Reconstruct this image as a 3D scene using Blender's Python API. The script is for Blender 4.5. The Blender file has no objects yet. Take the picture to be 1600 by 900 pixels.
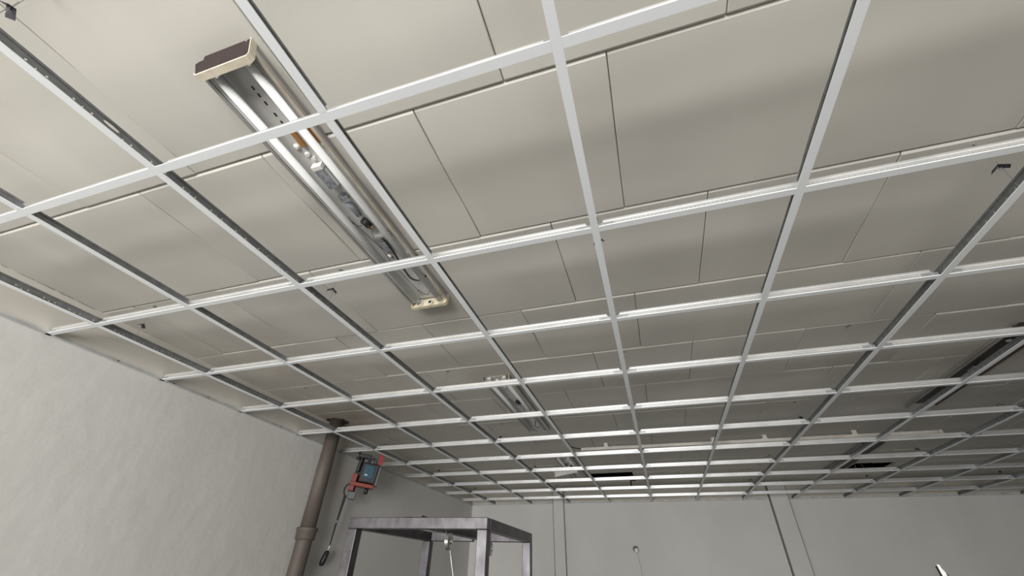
import bpy, bmesh, math, random
from mathutils import Vector, Matrix, Euler
random.seed(7)
PI = math.pi
sc = bpy.context.scene
COL = sc.collection

# ------------------------------------------------------------------ camera
GZ = 2.6                       # underside of the new ceiling grid
CAM = Vector((3.05, 0.188, 1.6527))
cd = bpy.data.cameras.new('camera')
cd.sensor_width = 36.0
cd.lens = 632.47 / 1600 * 36.0
cd.clip_start = 0.02
cam = bpy.data.objects.new('camera', cd)
cam.location = CAM
cam.rotation_euler = (2.1929, -0.0235, 0.3031)
COL.objects.link(cam)
sc.camera = cam

# ------------------------------------------------------------------ light
EXPOSURE = 0.0
sc.view_settings.view_transform = 'Standard'
sc.view_settings.look = 'None'
sc.view_settings.gamma = 1.0
sc.view_settings.exposure = EXPOSURE
sc.view_settings.use_curve_mapping = False
w = bpy.data.worlds.new('world')
sc.world = w
w.use_nodes = True
w.node_tree.nodes['Background'].inputs[0].default_value = (0.80, 0.88, 1.0, 1)
w.node_tree.nodes['Background'].inputs[1].default_value = 1.0


def area(name, loc, rot, sx, sy, power, col):
    l = bpy.data.lights.new(name, 'AREA')
    l.shape = 'RECTANGLE'
    l.size = sx
    l.size_y = sy
    l.energy = power
    l.color = col
    l.spread = math.radians(150)
    o = bpy.data.objects.new(name, l)
    o.location = loc
    o.rotation_euler = rot
    COL.objects.link(o)
    return o


# daylight through the shop windows behind the camera
area('window_daylight', (2.45, -3.62, 1.35), (math.radians(95), 0, math.radians(10)), 2.8, 1.9, 280, (1.0, 0.985, 0.955))

# ------------------------------------------------------------------ materials
def mat(name, col, rough=0.6, metal=0.0, noise=None, bump=None, col2=None, spec=0.5):
    m = bpy.data.materials.new(name)
    m.use_nodes = True
    nt = m.node_tree
    b = nt.nodes['Principled BSDF']
    b.inputs['Base Color'].default_value = (*col, 1)
    b.inputs['Roughness'].default_value = rough
    b.inputs['Metallic'].default_value = metal
    b.inputs['Specular IOR Level'].default_value = spec
    tc = nt.nodes.new('ShaderNodeTexCoord')
    if noise:
        scale, lo, hi = noise
        mp = nt.nodes.new('ShaderNodeMapping')
        nt.links.new(tc.outputs['Object'], mp.inputs[0])
        mp.inputs['Scale'].default_value = scale if isinstance(scale, tuple) else (scale,) * 3
        n = nt.nodes.new('ShaderNodeTexNoise')
        n.inputs['Scale'].default_value = 1.0
        n.inputs['Detail'].default_value = 5
        nt.links.new(mp.outputs[0], n.inputs['Vector'])
        r = nt.nodes.new('ShaderNodeValToRGB')
        r.color_ramp.elements[0].position = lo
        r.color_ramp.elements[1].position = hi
        r.color_ramp.elements[0].color = (*(col2 or [c * 0.7 for c in col]), 1)
        r.color_ramp.elements[1].color = (*col, 1)
        nt.links.new(n.outputs[0], r.inputs[0])
        nt.links.new(r.outputs[0], b.inputs['Base Color'])
    if bump:
        scale, strength, dist = bump
        mp = nt.nodes.new('ShaderNodeMapping')
        nt.links.new(tc.outputs['Object'], mp.inputs[0])
        mp.inputs['Scale'].default_value = scale if isinstance(scale, tuple) else (scale,) * 3
        n = nt.nodes.new('ShaderNodeTexNoise')
        n.inputs['Scale'].default_value = 1.0
        n.inputs['Detail'].default_value = 4
        nt.links.new(mp.outputs[0], n.inputs['Vector'])
        bp = nt.nodes.new('ShaderNodeBump')
        bp.inputs['Strength'].default_value = strength
        bp.inputs['Distance'].default_value = dist
        nt.links.new(n.outputs[0], bp.inputs['Height'])
        nt.links.new(bp.outputs[0], b.inputs['Normal'])
    return m


M = {}
M['wall'] = mat('wall_paint', (0.66, 0.65, 0.625), 0.75, noise=((1.3, 1.3, 1.0), 0.35, 0.62), col2=(0.61, 0.60, 0.575), bump=(9.0, 0.35, 0.01))
M['upper_wall'] = mat('upper_wall_paint', (0.60, 0.575, 0.525), 0.7, noise=((3, 3, 3), 0.35, 0.65), col2=(0.55, 0.52, 0.465))
M['floor'] = mat('concrete_floor', (0.115, 0.111, 0.105), 0.7, noise=(2.0, 0.3, 0.7))
M['dark_void'] = mat('dark_void', (0.008, 0.007, 0.007), 0.95, spec=0.1)
M['shaded_web'] = mat('shaded_galvanised_web', (0.23, 0.24, 0.245), 0.5, 0.55, noise=((40, 40, 40), 0.3, 0.7))  # same steel darkened: dim reflections on lengthwise webs painted into the colour
M['cap'] = mat('white_enamel', (0.82, 0.845, 0.86), 0.42)
M['galv'] = mat('galvanised_steel', (0.70, 0.715, 0.73), 0.36, 0.85, noise=((60, 60, 60), 0.3, 0.7), col2=(0.55, 0.565, 0.58), bump=((30, 30, 30), 0.08, 0.002))
M['galv_dark'] = mat('galvanised_steel_dull', (0.30, 0.31, 0.32), 0.45, 0.8, noise=((40, 40, 40), 0.3, 0.7))
M['dark_steel'] = mat('blackened_spring_steel', (0.05, 0.047, 0.056), 0.4, 0.6)
M['wire'] = mat('steel_wire', (0.45, 0.45, 0.45), 0.35, 0.8)
M['trim'] = mat('white_trim', (0.62, 0.625, 0.61), 0.5, noise=((8, 8, 8), 0.3, 0.7))
M['screw'] = mat('dark_screw', (0.08, 0.07, 0.06), 0.5, 0.5)
M['cream'] = mat('yellowed_plastic', (0.78, 0.71, 0.52), 0.5, noise=((22, 22, 22), 0.35, 0.6), col2=(0.62, 0.54, 0.36))
M['cream_rim'] = mat('yellowed_rim', (0.62, 0.56, 0.45), 0.5, noise=((30, 30, 30), 0.35, 0.65), col2=(0.52, 0.46, 0.35))
M['brown'] = mat('brown_board', (0.040, 0.028, 0.027), 0.7, noise=((14, 14, 14), 0.3, 0.7), spec=0.2)
M['tube'] = mat('frosted_tube', (0.70, 0.71, 0.70), 0.7, spec=0.2)
M['ferrule'] = mat('tube_ferrule', (0.55, 0.55, 0.54), 0.35, 0.7)
M['holder'] = mat('white_lampholder', (0.72, 0.71, 0.67), 0.4)
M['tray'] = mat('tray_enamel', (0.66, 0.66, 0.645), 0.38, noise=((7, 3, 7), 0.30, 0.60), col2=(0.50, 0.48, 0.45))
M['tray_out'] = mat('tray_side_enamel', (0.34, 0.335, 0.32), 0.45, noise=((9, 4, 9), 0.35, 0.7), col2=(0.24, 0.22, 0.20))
M['tray_soot'] = mat('sooty_tray', (0.055, 0.048, 0.042), 0.6, noise=((12, 4, 12), 0.3, 0.7))
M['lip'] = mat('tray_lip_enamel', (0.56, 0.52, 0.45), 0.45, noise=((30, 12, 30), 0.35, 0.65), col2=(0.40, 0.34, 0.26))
M['orange'] = mat('orange_insulation', (0.42, 0.20, 0.055), 0.5, noise=((25, 8, 25), 0.3, 0.7))
M['ballast'] = mat('ballast_grey', (0.36, 0.38, 0.41), 0.35, 0.3, noise=((60, 60, 60), 0.4, 0.6), col2=(0.22, 0.23, 0.26))
M['black'] = mat('black_plastic', (0.018, 0.017, 0.020), 0.45)
M['black_wire'] = mat('black_cable', (0.02, 0.02, 0.02), 0.5)
M['chrome'] = mat('chrome', (0.80, 0.80, 0.80), 0.15, 1.0)
M['copper'] = mat('copper_winding', (0.35, 0.20, 0.09), 0.4, 0.5)
M['pipe'] = mat('cast_iron_brown', (0.115, 0.095, 0.080), 0.62, noise=((5, 5, 1.5), 0.3, 0.75), col2=(0.075, 0.06, 0.05), bump=((12, 12, 4), 0.25, 0.01))
M['rust'] = mat('stained_plaster', (0.10, 0.065, 0.045), 0.9, noise=((25, 25, 25), 0.35, 0.65), col2=(0.03, 0.02, 0.015))
M['steel'] = mat('bare_mill_steel', (0.105, 0.10, 0.107), 0.38, 0.60, noise=((22, 22, 14), 0.34, 0.70), col2=(0.055, 0.05, 0.056), bump=((30, 30, 20), 0.2, 0.003))
M['zinc'] = mat('zinc_plated', (0.62, 0.63, 0.60), 0.28, 0.9)
M['teal'] = mat('teal_plastic', (0.005, 0.048, 0.075), 0.4, noise=((40, 40, 90), 0.4, 0.6), col2=(0.008, 0.07, 0.10))
M['red'] = mat('red_plastic', (0.20, 0.022, 0.014), 0.45)
M['redcard'] = mat('red_target_card', (0.26, 0.012, 0.018), 0.45)
M['greyplastic'] = mat('grey_plastic', (0.10, 0.10, 0.11), 0.5)
M['webbing'] = mat('black_webbing', (0.02, 0.018, 0.018), 0.8, bump=((200, 200, 200), 0.4, 0.001))
M['rail'] = mat('white_rail', (0.80, 0.78, 0.72), 0.5, noise=((6, 20, 20), 0.35, 0.65), col2=(0.62, 0.58, 0.52))
M['alu'] = mat('bright_aluminium', (0.95, 0.95, 0.93), 0.35, 0.25)
M['edge_shade'] = mat('grey_edge_shade', (0.16, 0.155, 0.15), 0.6)
M['label'] = mat('white_sticker', (0.7, 0.7, 0.68), 0.5)


def ceiling_material():
    """Painted plaster tiles; brown water stains where the pipe leaks and along the left wall."""
    m = mat('ceiling_paint', (0.63, 0.60, 0.545), 0.62, bump=((1.1, 3.2, 1.0), 0.45, 0.03))
    for nn in m.node_tree.nodes:
        if nn.bl_idname == 'ShaderNodeTexNoise':
            nn.inputs['Detail'].default_value = 0.6
    nt = m.node_tree
    b = nt.nodes['Principled BSDF']
    geo = nt.nodes.new('ShaderNodeNewGeometry')
    # general unevenness of the paint
    n = nt.nodes.new('ShaderNodeTexNoise')
    n.inputs['Scale'].default_value = 0.9
    n.inputs['Detail'].default_value = 3
    nt.links.new(geo.outputs['Position'], n.inputs['Vector'])
    r = nt.nodes.new('ShaderNodeValToRGB')
    r.color_ramp.elements[0].position = 0.35
    r.color_ramp.elements[0].color = (0.55, 0.53, 0.485, 1)
    r.color_ramp.elements[1].position = 0.65
    r.color_ramp.elements[1].color = (0.61, 0.585, 0.53, 1)
    nt.links.new(n.outputs[0], r.inputs[0])
    cur = r.outputs[0]
    for centre, radius, amount in (((0.55, 3.3, GZ + .217), 0.75, 0.75), ((0.75, 2.2, GZ + .217), 0.7, 0.45),
                                   ((1.3, 2.9, GZ + .217), 0.5, 0.30), ((2.1, 2.75, GZ + .217), 0.28, 0.55),
                                   ((2.1, 5.1, GZ + .217), 0.3, 0.4)):
        d = nt.nodes.new('ShaderNodeVectorMath')
        d.operation = 'DISTANCE'
        nt.links.new(geo.outputs['Position'], d.inputs[0])
        d.inputs[1].default_value = centre
        mr = nt.nodes.new('ShaderNodeMapRange')
        nt.links.new(d.outputs['Value'], mr.inputs['Value'])
        mr.inputs['From Min'].default_value = radius
        mr.inputs['From Max'].default_value = 0.0
        mr.inputs['To Min'].default_value = 0.0
        mr.inputs['To Max'].default_value = 1.0
        n2 = nt.nodes.new('ShaderNodeTexNoise')
        n2.inputs['Scale'].default_value = 6.0
        n2.inputs['Detail'].default_value = 6
        nt.links.new(geo.outputs['Position'], n2.inputs['Vector'])
        mul = nt.nodes.new('ShaderNodeMath')
        mul.operation = 'MULTIPLY'
        nt.links.new(mr.outputs[0], mul.inputs[0])
        nt.links.new(n2.outputs[0], mul.inputs[1])
        mul2 = nt.nodes.new('ShaderNodeMath')
        mul2.operation = 'MULTIPLY'
        nt.links.new(mul.outputs[0], mul2.inputs[0])
        mul2.inputs[1].default_value = amount * 1.6
        mx = nt.nodes.new('ShaderNodeMixRGB')
        mx.blend_type = 'MIX'
        nt.links.new(mul2.outputs[0], mx.inputs['Fac'])
        nt.links.new(cur, mx.inputs['Color1'])
        mx.inputs['Color2'].default_value = (0.30, 0.235, 0.17, 1)
        cur = mx.outputs[0]
    nt.links.new(cur, b.inputs['Base Color'])
    return m


def stitched_galv():
    """Galvanised web with the row of small pressed dashes that locks its two layers."""
    m = mat('stitched_galvanised_steel', (0.76, 0.775, 0.785), 0.33, 0.85)
    nt = m.node_tree
    b = nt.nodes['Principled BSDF']
    tc = nt.nodes.new('ShaderNodeTexCoord')
    sp = nt.nodes.new('ShaderNodeSeparateXYZ')
    nt.links.new(tc.outputs['Object'], sp.inputs[0])
    def math_(op, a, v=None, v2=None):
        n = nt.nodes.new('ShaderNodeMath')
        n.operation = op
        if isinstance(a, (int, float)):
            n.inputs[0].default_value = a
        else:
            nt.links.new(a, n.inputs[0])
        if v is not None:
            if isinstance(v, (int, float)):
                n.inputs[1].default_value = v
            else:
                nt.links.new(v, n.inputs[1])
        if v2 is not None:
            n.inputs[2].default_value = v2
        return n.outputs[0]
    fr = math_('FRACT', math_('MULTIPLY', sp.outputs['X'], 1 / 0.013))
    dash = math_('LESS_THAN', fr, 0.5)
    band = math_('COMPARE', sp.outputs['Z'], 0.0185, 0.0014)
    d = math_('MULTIPLY', dash, band)
    ns = nt.nodes.new('ShaderNodeTexNoise')
    ns.inputs['Scale'].default_value = 5.0
    nt.links.new(tc.outputs['Object'], ns.inputs['Vector'])
    d = math_('MULTIPLY', d, math_('MULTIPLY', ns.outputs[0], 0.7))
    n = nt.nodes.new('ShaderNodeTexNoise')
    n.inputs['Scale'].default_value = 12.0
    n.inputs['Detail'].default_value = 5
    nt.links.new(tc.outputs['Object'], n.inputs['Vector'])
    r = nt.nodes.new('ShaderNodeValToRGB')
    r.color_ramp.elements[0].position = 0.3
    r.color_ramp.elements[0].color = (0.86, 0.87, 0.875, 1)
    r.color_ramp.elements[1].position = 0.6
    r.color_ramp.elements[1].color = (0.97, 0.975, 0.975, 1)  # pale base paints in the window light that crosswise webs reflect
    nt.links.new(n.outputs[0], r.inputs[0])
    mx = nt.nodes.new('ShaderNodeMixRGB')
    nt.links.new(d, mx.inputs['Fac'])
    nt.links.new(r.outputs[0], mx.inputs['Color1'])
    mx.inputs['Color2'].default_value = (0.25, 0.26, 0.27, 1)
    nt.links.new(mx.outputs[0], b.inputs['Base Color'])
    bp = nt.nodes.new('ShaderNodeBump')
    bp.inputs['Strength'].default_value = 0.5
    bp.inputs['Distance'].default_value = 0.001
    bp.invert = True
    nt.links.new(d, bp.inputs['Height'])
    nt.links.new(bp.outputs[0], b.inputs['Normal'])
    return m


M['ceiling'] = ceiling_material()
M['stitch'] = stitched_galv()


# ------------------------------------------------------------------ mesh helpers
class MB:
    def __init__(self):
        self.bm = bmesh.new()

    def quad(self, pts):
        return self.bm.faces.new([self.bm.verts.new(p) for p in pts])

    def box(self, x0, x1, y0, y1, z0, z1, mtx=None):
        v = [Vector((x, y, z)) for z in (z0, z1) for y in (y0, y1) for x in (x0, x1)]
        if mtx is not None:
            v = [mtx @ p for p in v]
        v = [self.bm.verts.new(p) for p in v]
        for f in ((0, 2, 3, 1), (4, 5, 7, 6), (0, 1, 5, 4), (2, 6, 7, 3), (0, 4, 6, 2), (1, 3, 7, 5)):
            self.bm.faces.new([v[i] for i in f])
        return self

    def cyl(self, p0, p1, r0, r1=None, seg=16, caps=True):
        r1 = r0 if r1 is None else r1
        p0 = Vector(p0); p1 = Vector(p1)
        d = (p1 - p0).normalized()
        q = d.to_track_quat('Z', 'Y').to_matrix()
        a, b = [], []
        for i in range(seg):
            t = 2 * PI * i / seg
            o = q @ Vector((math.cos(t), math.sin(t), 0))
            a.append(self.bm.verts.new(p0 + o * r0))
            b.append(self.bm.verts.new(p1 + o * r1))
        for i in range(seg):
            j = (i + 1) % seg
            f = self.bm.faces.new((a[i], a[j], b[j], b[i]))
            f.smooth = True
        if caps:
            self.bm.faces.new(list(reversed(a)))
            self.bm.faces.new(b)
        return self

    def lathe(self, p0, axis, prof, seg=24):
        """prof: list of (distance along axis, radius)."""
        p0 = Vector(p0)
        d = Vector(axis).normalized()
        q = d.to_track_quat('Z', 'Y').to_matrix()
        rings = []
        for h, r in prof:
            rings.append([self.bm.verts.new(p0 + d * h + q @ Vector((math.cos(2 * PI * i / seg) * r, math.sin(2 * PI * i / seg) * r, 0))) for i in range(seg)])
        for a, b in zip(rings, rings[1:]):
            for i in range(seg):
                j = (i + 1) % seg
                f = self.bm.faces.new((a[i], a[j], b[j], b[i]))
                f.smooth = True
        self.bm.faces.new(list(reversed(rings[0])))
        self.bm.faces.new(rings[-1])
        return self

    def path(self, pts, r, seg=8, smooth=3):
        pts = [Vector(p) for p in pts]
        if smooth > 1 and len(pts) > 2:
            out = []
            ext = [pts[0] * 2 - pts[1]] + pts + [pts[-1] * 2 - pts[-2]]
            for i in range(1, len(ext) - 2):
                a, b, c, d = ext[i - 1:i + 3]
                for k in range(smooth):
                    t = k / smooth
                    out.append(0.5 * ((2 * b) + (c - a) * t + (2 * a - 5 * b + 4 * c - d) * t * t + (-a + 3 * b - 3 * c + d) * t ** 3))
            out.append(pts[-1])
            pts = out
        up = Vector((0, 0, 1))
        rings = []
        for i, p in enumerate(pts):
            d = (pts[min(i + 1, len(pts) - 1)] - pts[max(i - 1, 0)]).normalized()
            s = d.cross(up)
            if s.length < 1e-3:
                s = Vector((1, 0, 0))
            s.normalize()
            u = s.cross(d).normalized()
            up = u
            rings.append([self.bm.verts.new(p + (s * math.cos(2 * PI * k / seg) + u * math.sin(2 * PI * k / seg)) * r) for k in range(seg)])
        for a, b in zip(rings, rings[1:]):
            for k in range(seg):
                l = (k + 1) % seg
                f = self.bm.faces.new((a[k], a[l], b[l], b[k]))
                f.smooth = True
        self.bm.faces.new(list(reversed(rings[0])))
        self.bm.faces.new(rings[-1])
        return self

    def prism(self, outline, d0, d1, mtx=None):
        """outline: (x,z) points; extruded along y from d0 to d1."""
        mtx = mtx or Matrix.Identity(4)
        a = [self.bm.verts.new(mtx @ Vector((x, d0, z))) for x, z in outline]
        b = [self.bm.verts.new(mtx @ Vector((x, d1, z))) for x, z in outline]
        n = len(a)
        self.bm.faces.new(a)
        self.bm.faces.new(list(reversed(b)))
        for i in range(n):
            j = (i + 1) % n
            self.bm.faces.new((a[j], a[i], b[i], b[j]))
        return self

    def build(self, name, material, parent=None, bevel=0.0, loc=None, rot=None):
        bmesh.ops.recalc_face_normals(self.bm, faces=self.bm.faces[:])
        me = bpy.data.meshes.new(name)
        self.bm.to_mesh(me)
        self.bm.free()
        for mm in (material if isinstance(material, (list, tuple)) else [material]):
            me.materials.append(mm)
        o = bpy.data.objects.new(name, me)
        COL.objects.link(o)
        if parent:
            o.parent = parent
        if loc:
            o.location = loc
        if rot:
            o.rotation_euler = rot
        if bevel:
            b = o.modifiers.new('bevel', 'BEVEL')
            b.width = bevel
            b.segments = 2
            b.limit_method = 'ANGLE'
        return o


def tag(o, label, cat, group=None, kind=None):
    if label: o['label'] = label
    if cat: o['category'] = cat
    if group: o['group'] = group
    if kind: o['kind'] = kind
    return o


def structure(o):
    o['kind'] = 'structure'
    return o


def empty(name, loc, rot=(0, 0, 0)):
    o = bpy.data.objects.new(name, None)
    o.empty_display_size = 0.05
    o.location = loc
    o.rotation_euler = rot
    COL.objects.link(o)
    return o


def copy_tree(o, parent=None):
    c = o.copy()
    COL.objects.link(c)
    c.parent = parent
    for ch in list(o.children):
        copy_tree(ch, c)
    return c


ORD = ['zeroth', 'first', 'second', 'third', 'fourth', 'fifth', 'sixth', 'seventh', 'eighth', 'ninth', 'tenth', 'eleventh', 'twelfth', 'thirteenth']

# ------------------------------------------------------------------ room shell
CZ = GZ + 0.217                # underside of the old tiled ceiling
YF, YB, XR = 7.06, -3.70, 9.6  # far wall, wall behind the camera, right wall


def xl(y):                     # the left wall runs very slightly off square
    return 0.2436 - 0.0056 * y


TOPZ = CZ + 0.034
def left_wall(z0, z1, m):
    b = MB()
    vs = [b.bm.verts.new(p) for p in ((xl(YB), YB, z0), (xl(YF), YF, z0), (xl(YF) - .2, YF, z0), (xl(YB) - .2, YB, z0),
                                      (xl(YB), YB, z1), (xl(YF), YF, z1), (xl(YF) - .2, YF, z1), (xl(YB) - .2, YB, z1))]
    for f in ((0, 1, 2, 3), (4, 7, 6, 5), (0, 4, 5, 1), (1, 5, 6, 2), (2, 6, 7, 3), (3, 7, 4, 0)):
        b.bm.faces.new([vs[i] for i in f])
    structure(b.build('wall_left', m))


# the walls take a darker, warmer tone above the new grid
left_wall(0, GZ + .012, M['wall'])
left_wall(GZ + .012, TOPZ, M['upper_wall'])
structure(MB().box(-0.1, XR + .2, YF, YF + .2, 0, GZ + .012).build('wall_far', M['wall']))
structure(MB().box(-0.1, XR + .2, YF, YF + .2, GZ + .012, TOPZ).build('wall_far', M['upper_wall']))
rc = random.Random(11)
for ya, yb in ((.80, 1.02), (1.03, 1.11), (1.125, 1.20), (1.21, 1.30)):
    n = int((yb - ya) / .012)
    pts = [(xl(ya) + .001 + rc.uniform(0, .0025), ya + (yb - ya) * i / n, CZ - .001 - rc.uniform(0, .002)) for i in range(n + 1)]
    structure(MB().path(pts, .0009, 5, 1).build('crack', M['rust']))
structure(MB().box(XR, XR + .2, YB, YF, 0, TOPZ).build('wall_right', M['floor']))
# wall behind the camera with its shop window
b = MB()
W1 = (1.00, 3.90)
b.box(-0.1, XR + .2, YB - .2, YB, 0, 0.33)
b.box(-0.1, XR + .2, YB - .2, YB, 2.37, TOPZ)
for x0, x1 in ((-0.1, W1[0]), (W1[1], XR + .2)):
    b.box(x0, x1, YB - .2, YB, 0.33, 2.37)
structure(b.build('wall_back', M['wall']))
for i, (x0, x1) in enumerate((W1,)):
    b = MB()
    for a, c in ((x0, x0 + .05), (x1 - .05, x1), ((x0 + x1) / 2 - .025, (x0 + x1) / 2 + .025)):
        b.box(a, c, YB - .14, YB - .08, 0.33, 2.37)
    b.box(x0 + .05, x1 - .05, YB - .14, YB - .08, 0.33, 0.38).box(x0 + .05, x1 - .05, YB - .14, YB - .08, 2.32, 2.37)
    structure(b.build('window_%d' % (i + 1), M['alu']))
structure(MB().box(-0.1, XR + .2, YB - .2, YF + .2, -0.1, 0).build('floor', M['floor']))

# old ceiling: staggered square tiles with bevelled edges, two of them missing
TX, TY, T0 = 0.589, 0.5937, 0.7508


def tile_rows():
    m = -8
    while True:
        y0 = T0 + (m - 1) * TY
        if y0 > YF:
            return
        yield m, y0
        m += 1


b = MB()
bm = b.bm
TH = 0.014
MISSING = set()
for m, y0 in tile_rows():
    y1 = y0 + TY
    off = 2.524 if m % 2 == 1 else 2.822
    if y1 < YB:
        continue
    k0 = math.floor((0.2 - off) / TX)
    for k in range(k0, 14):
        x0 = off + k * TX
        x1 = x0 + TX
        if x0 > XR or x1 < 0.15:
            continue
        if m == 10 and (abs(x0 - 2.233) < .05 or abs(x0 - 5.178) < .05):
            MISSING.add((x0, x1, y0, y1))
            continue
        rnd = random.Random(m * 97 + k)
        cx0, cx1, cy0, cy1 = max(x0, 0.12), min(x1, XR), max(y0, YB), min(y1, YF)
        if cx1 - cx0 < 0.02 or cy1 - cy0 < 0.02:
            continue
        soft = x0 < 1.2 and rnd.random() < 0.85           # joints filled over with paint on this side
        gx = 0.0006 if soft else 0.0013
        gy = 0.0010
        bvx, bvy = (0.0035, 0.0085) if not soft else (0.010, 0.0085)
        dx, dy = (0.0022 if soft else 0.0022), 0.0056
        if m > 2 and rnd.random() < 0.25:
            dy = 0.0025
        if soft and x0 < 0.4:
            dy = 0.002
        A = rnd.uniform(0.0002, 0.0009)
        A2 = rnd.uniform(0.0010, 0.0030)
        ph = rnd.uniform(0, 6.28)
        tilt = rnd.uniform(-0.0007, 0.0007)
        Lx, Ly = cx1 - cx0, cy1 - cy0
        xs = [0.0, bvx] + [bvx + (Lx - 2 * bvx) * i / 10 for i in range(1, 10)] + [Lx - bvx, Lx]
        fy = [0.0, bvy * .5, bvy, bvy + .012, bvy + .028, bvy + .05, bvy + .08, bvy + .12]
        fy = [v for v in fy if v < Ly * .4]
        n_mid = 8
        a_, z_ = fy[-1], Ly - (0.06)
        fy += [a_ + (z_ - a_) * i / n_mid for i in range(1, n_mid + 1)] + [Ly - .03, Ly - bvy, Ly - bvy * .5, Ly]
        fy = sorted(set(round(v, 5) for v in fy if 0 <= v <= Ly))
        rows = []
        for yy in fy:
            row = []
            for xx in xs:
                z = 0.0
                ex = min(xx, Lx - xx)
                if ex < bvx - 1e-6:
                    z += dx
                ey = min(yy, Ly - yy)
                if ey < bvy:
                    z += dy * (1 - ey / bvy)
                z -= A * math.exp(-((yy - .035) / .045) ** 2) + A * .4 * math.exp(-((Ly - yy - .03) / .05) ** 2)
                z += A2 * math.sin(yy / Ly * 2 * PI * 1.1 + ph + xx * 1.3) + tilt * (xx / TX)
                xo = cx0 + min(max(xx, gx), Lx - gx)
                yo = cy0 + min(max(yy, gy), Ly - gy)
                row.append(bm.verts.new((xo, yo, CZ + z)))
            rows.append(row)
        for r0, r1 in zip(rows, rows[1:]):
            for i in range(len(r0) - 1):
                f = bm.faces.new((r0[i], r1[i], r1[i + 1], r0[i + 1]))
                f.smooth = True
        lastc = len(xs) - 1
        kb = [i for i, v in enumerate(fy) if abs(v - bvy) < 1e-4 or abs(v - (Ly - bvy)) < 1e-4]
        for i in kb:
            for q in range(lastc):
                bm.edges.get((rows[i][q], rows[i][q + 1])).smooth = False
        if not soft:
            for i in range(len(rows) - 1):
                for q in (1, lastc - 1):
                    bm.edges.get((rows[i][q], rows[i + 1][q])).smooth = False
        # tile edges up to the boards above
        ring = rows[0][:] + [r[-1] for r in rows[1:-1]] + rows[-1][::-1] + [r[0] for r in rows[-2:0:-1]]
        top = [bm.verts.new((v.co.x, v.co.y, CZ + TH)) for v in ring]
        for i in range(len(ring)):
            j = (i + 1) % len(ring)
            bm.faces.new((ring[i], ring[j], top[j], top[i]))
            bm.edges.get((ring[i], ring[j])).smooth = False
# boards carrying the tiles, open where tiles are missing
for y0, y1 in ((YB, T0 + 9 * TY), (T0 + 10 * TY, YF)):
    b.box(0.1, XR, y0, y1, CZ + TH, CZ + TH + .02)
y0, y1 = T0 + 9 * TY, T0 + 10 * TY
holes = sorted((2.245, 2.822) if h[0] < 3 else (5.19, 5.755) for h in MISSING)
xs = [0.1] + [v for h in holes for v in h] + [XR]
for i in range(0, len(xs), 2):
    b.box(xs[i], xs[i + 1], y0, y1, CZ + TH, CZ + TH + .02)
b.box(5.19, 5.755, y0, y0 + .02, CZ + TH, CZ + TH + .02)
o = b.build('ceiling', [M['ceiling'], M['dark_void']])
structure(o)
b = MB().box(-0.1, XR + .2, YB - .2, YF + .2, TOPZ + .7, TOPZ + .85)
b.box(-0.1, XR + .2, YF, YF + .2, TOPZ, TOPZ + .7).box(-0.1, XR + .2, YB - .2, YB, TOPZ, TOPZ + .7)
b.box(-0.1, .1, YB, YF, TOPZ, TOPZ + .7).box(XR, XR + .2, YB, YF, TOPZ, TOPZ + .7)
structure(b.build('ceiling', M['dark_void']))  # near-black box added above the tiles so the openings look unlit
# unseen partition added to cut bounce light on the right side
b = MB().box(5.5, 5.7, YB, 1.9, 0, CZ - .003).box(5.7, XR, 1.7, 1.9, 0, CZ - .003)
structure(b.build('wall_light_blocker', M['wall']))

# wall angles of the new grid, with their screws
def wall_angle(n, pts, inward, screws):
    p0, p1 = Vector(pts[0]), Vector(pts[1])
    d = (p1 - p0)
    L = d.length
    ang = math.atan2(d.y, d.x)
    r = empty('trim_%d' % n, p0, (0, 0, ang))
    s = inward
    bb = MB()
    bb.box(0, L, 0, s * .024, 0, .0012)
    bb.box(0, L, 0, s * .0012, .0012, .024)
    bb.build('wall_angle', M['trim'], r)
    for t in screws:
        if t < L:
            MB().lathe((t, s * .0012, .013), (0, s, 0), [(0, .0045), (.0022, .0035), (.003, .001)], 10).build('screw', M['screw'], r)
    structure(r)
    return r


wall_angle(1, ((xl(YB) + .001, YB, GZ), (xl(YF) + .001, YF - .001, GZ)), -1, [0.25 + i * .31 + (i % 3) * .03 for i in range(28)])
wall_angle(2, ((xl(YF) + .03, YF - .001, GZ), (XR, YF - .001, GZ)), -1, [0.2 + i * .33 + (i % 2) * .05 for i in range(24)])
# flat pilasters on the far wall
structure(MB().box(1.552, 1.708, YF - .045, YF, 0, CZ - .002).build('trim_3', M['wall'], bevel=.003))
structure(MB().box(4.535, 4.745, YF - .055, YF, 0, CZ - .002).build('trim_4', M['wall'], bevel=.003))


# added dark strips that paint in the shadow lines at the pilaster edges
structure(MB().box(1.545, 1.552, YF - .046, YF, 0, CZ - .003).build('trim_5', M['edge_shade']))
structure(MB().box(1.708, 1.713, YF - .046, YF, 0, CZ - .003).build('trim_6', M['edge_shade']))
structure(MB().box(4.520, 4.535, YF - .056, YF, 0, CZ - .003).build('trim_7', M['edge_shade']))
structure(MB().box(4.745, 4.750, YF - .056, YF, 0, CZ - .003).build('trim_8', M['edge_shade']))


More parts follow.
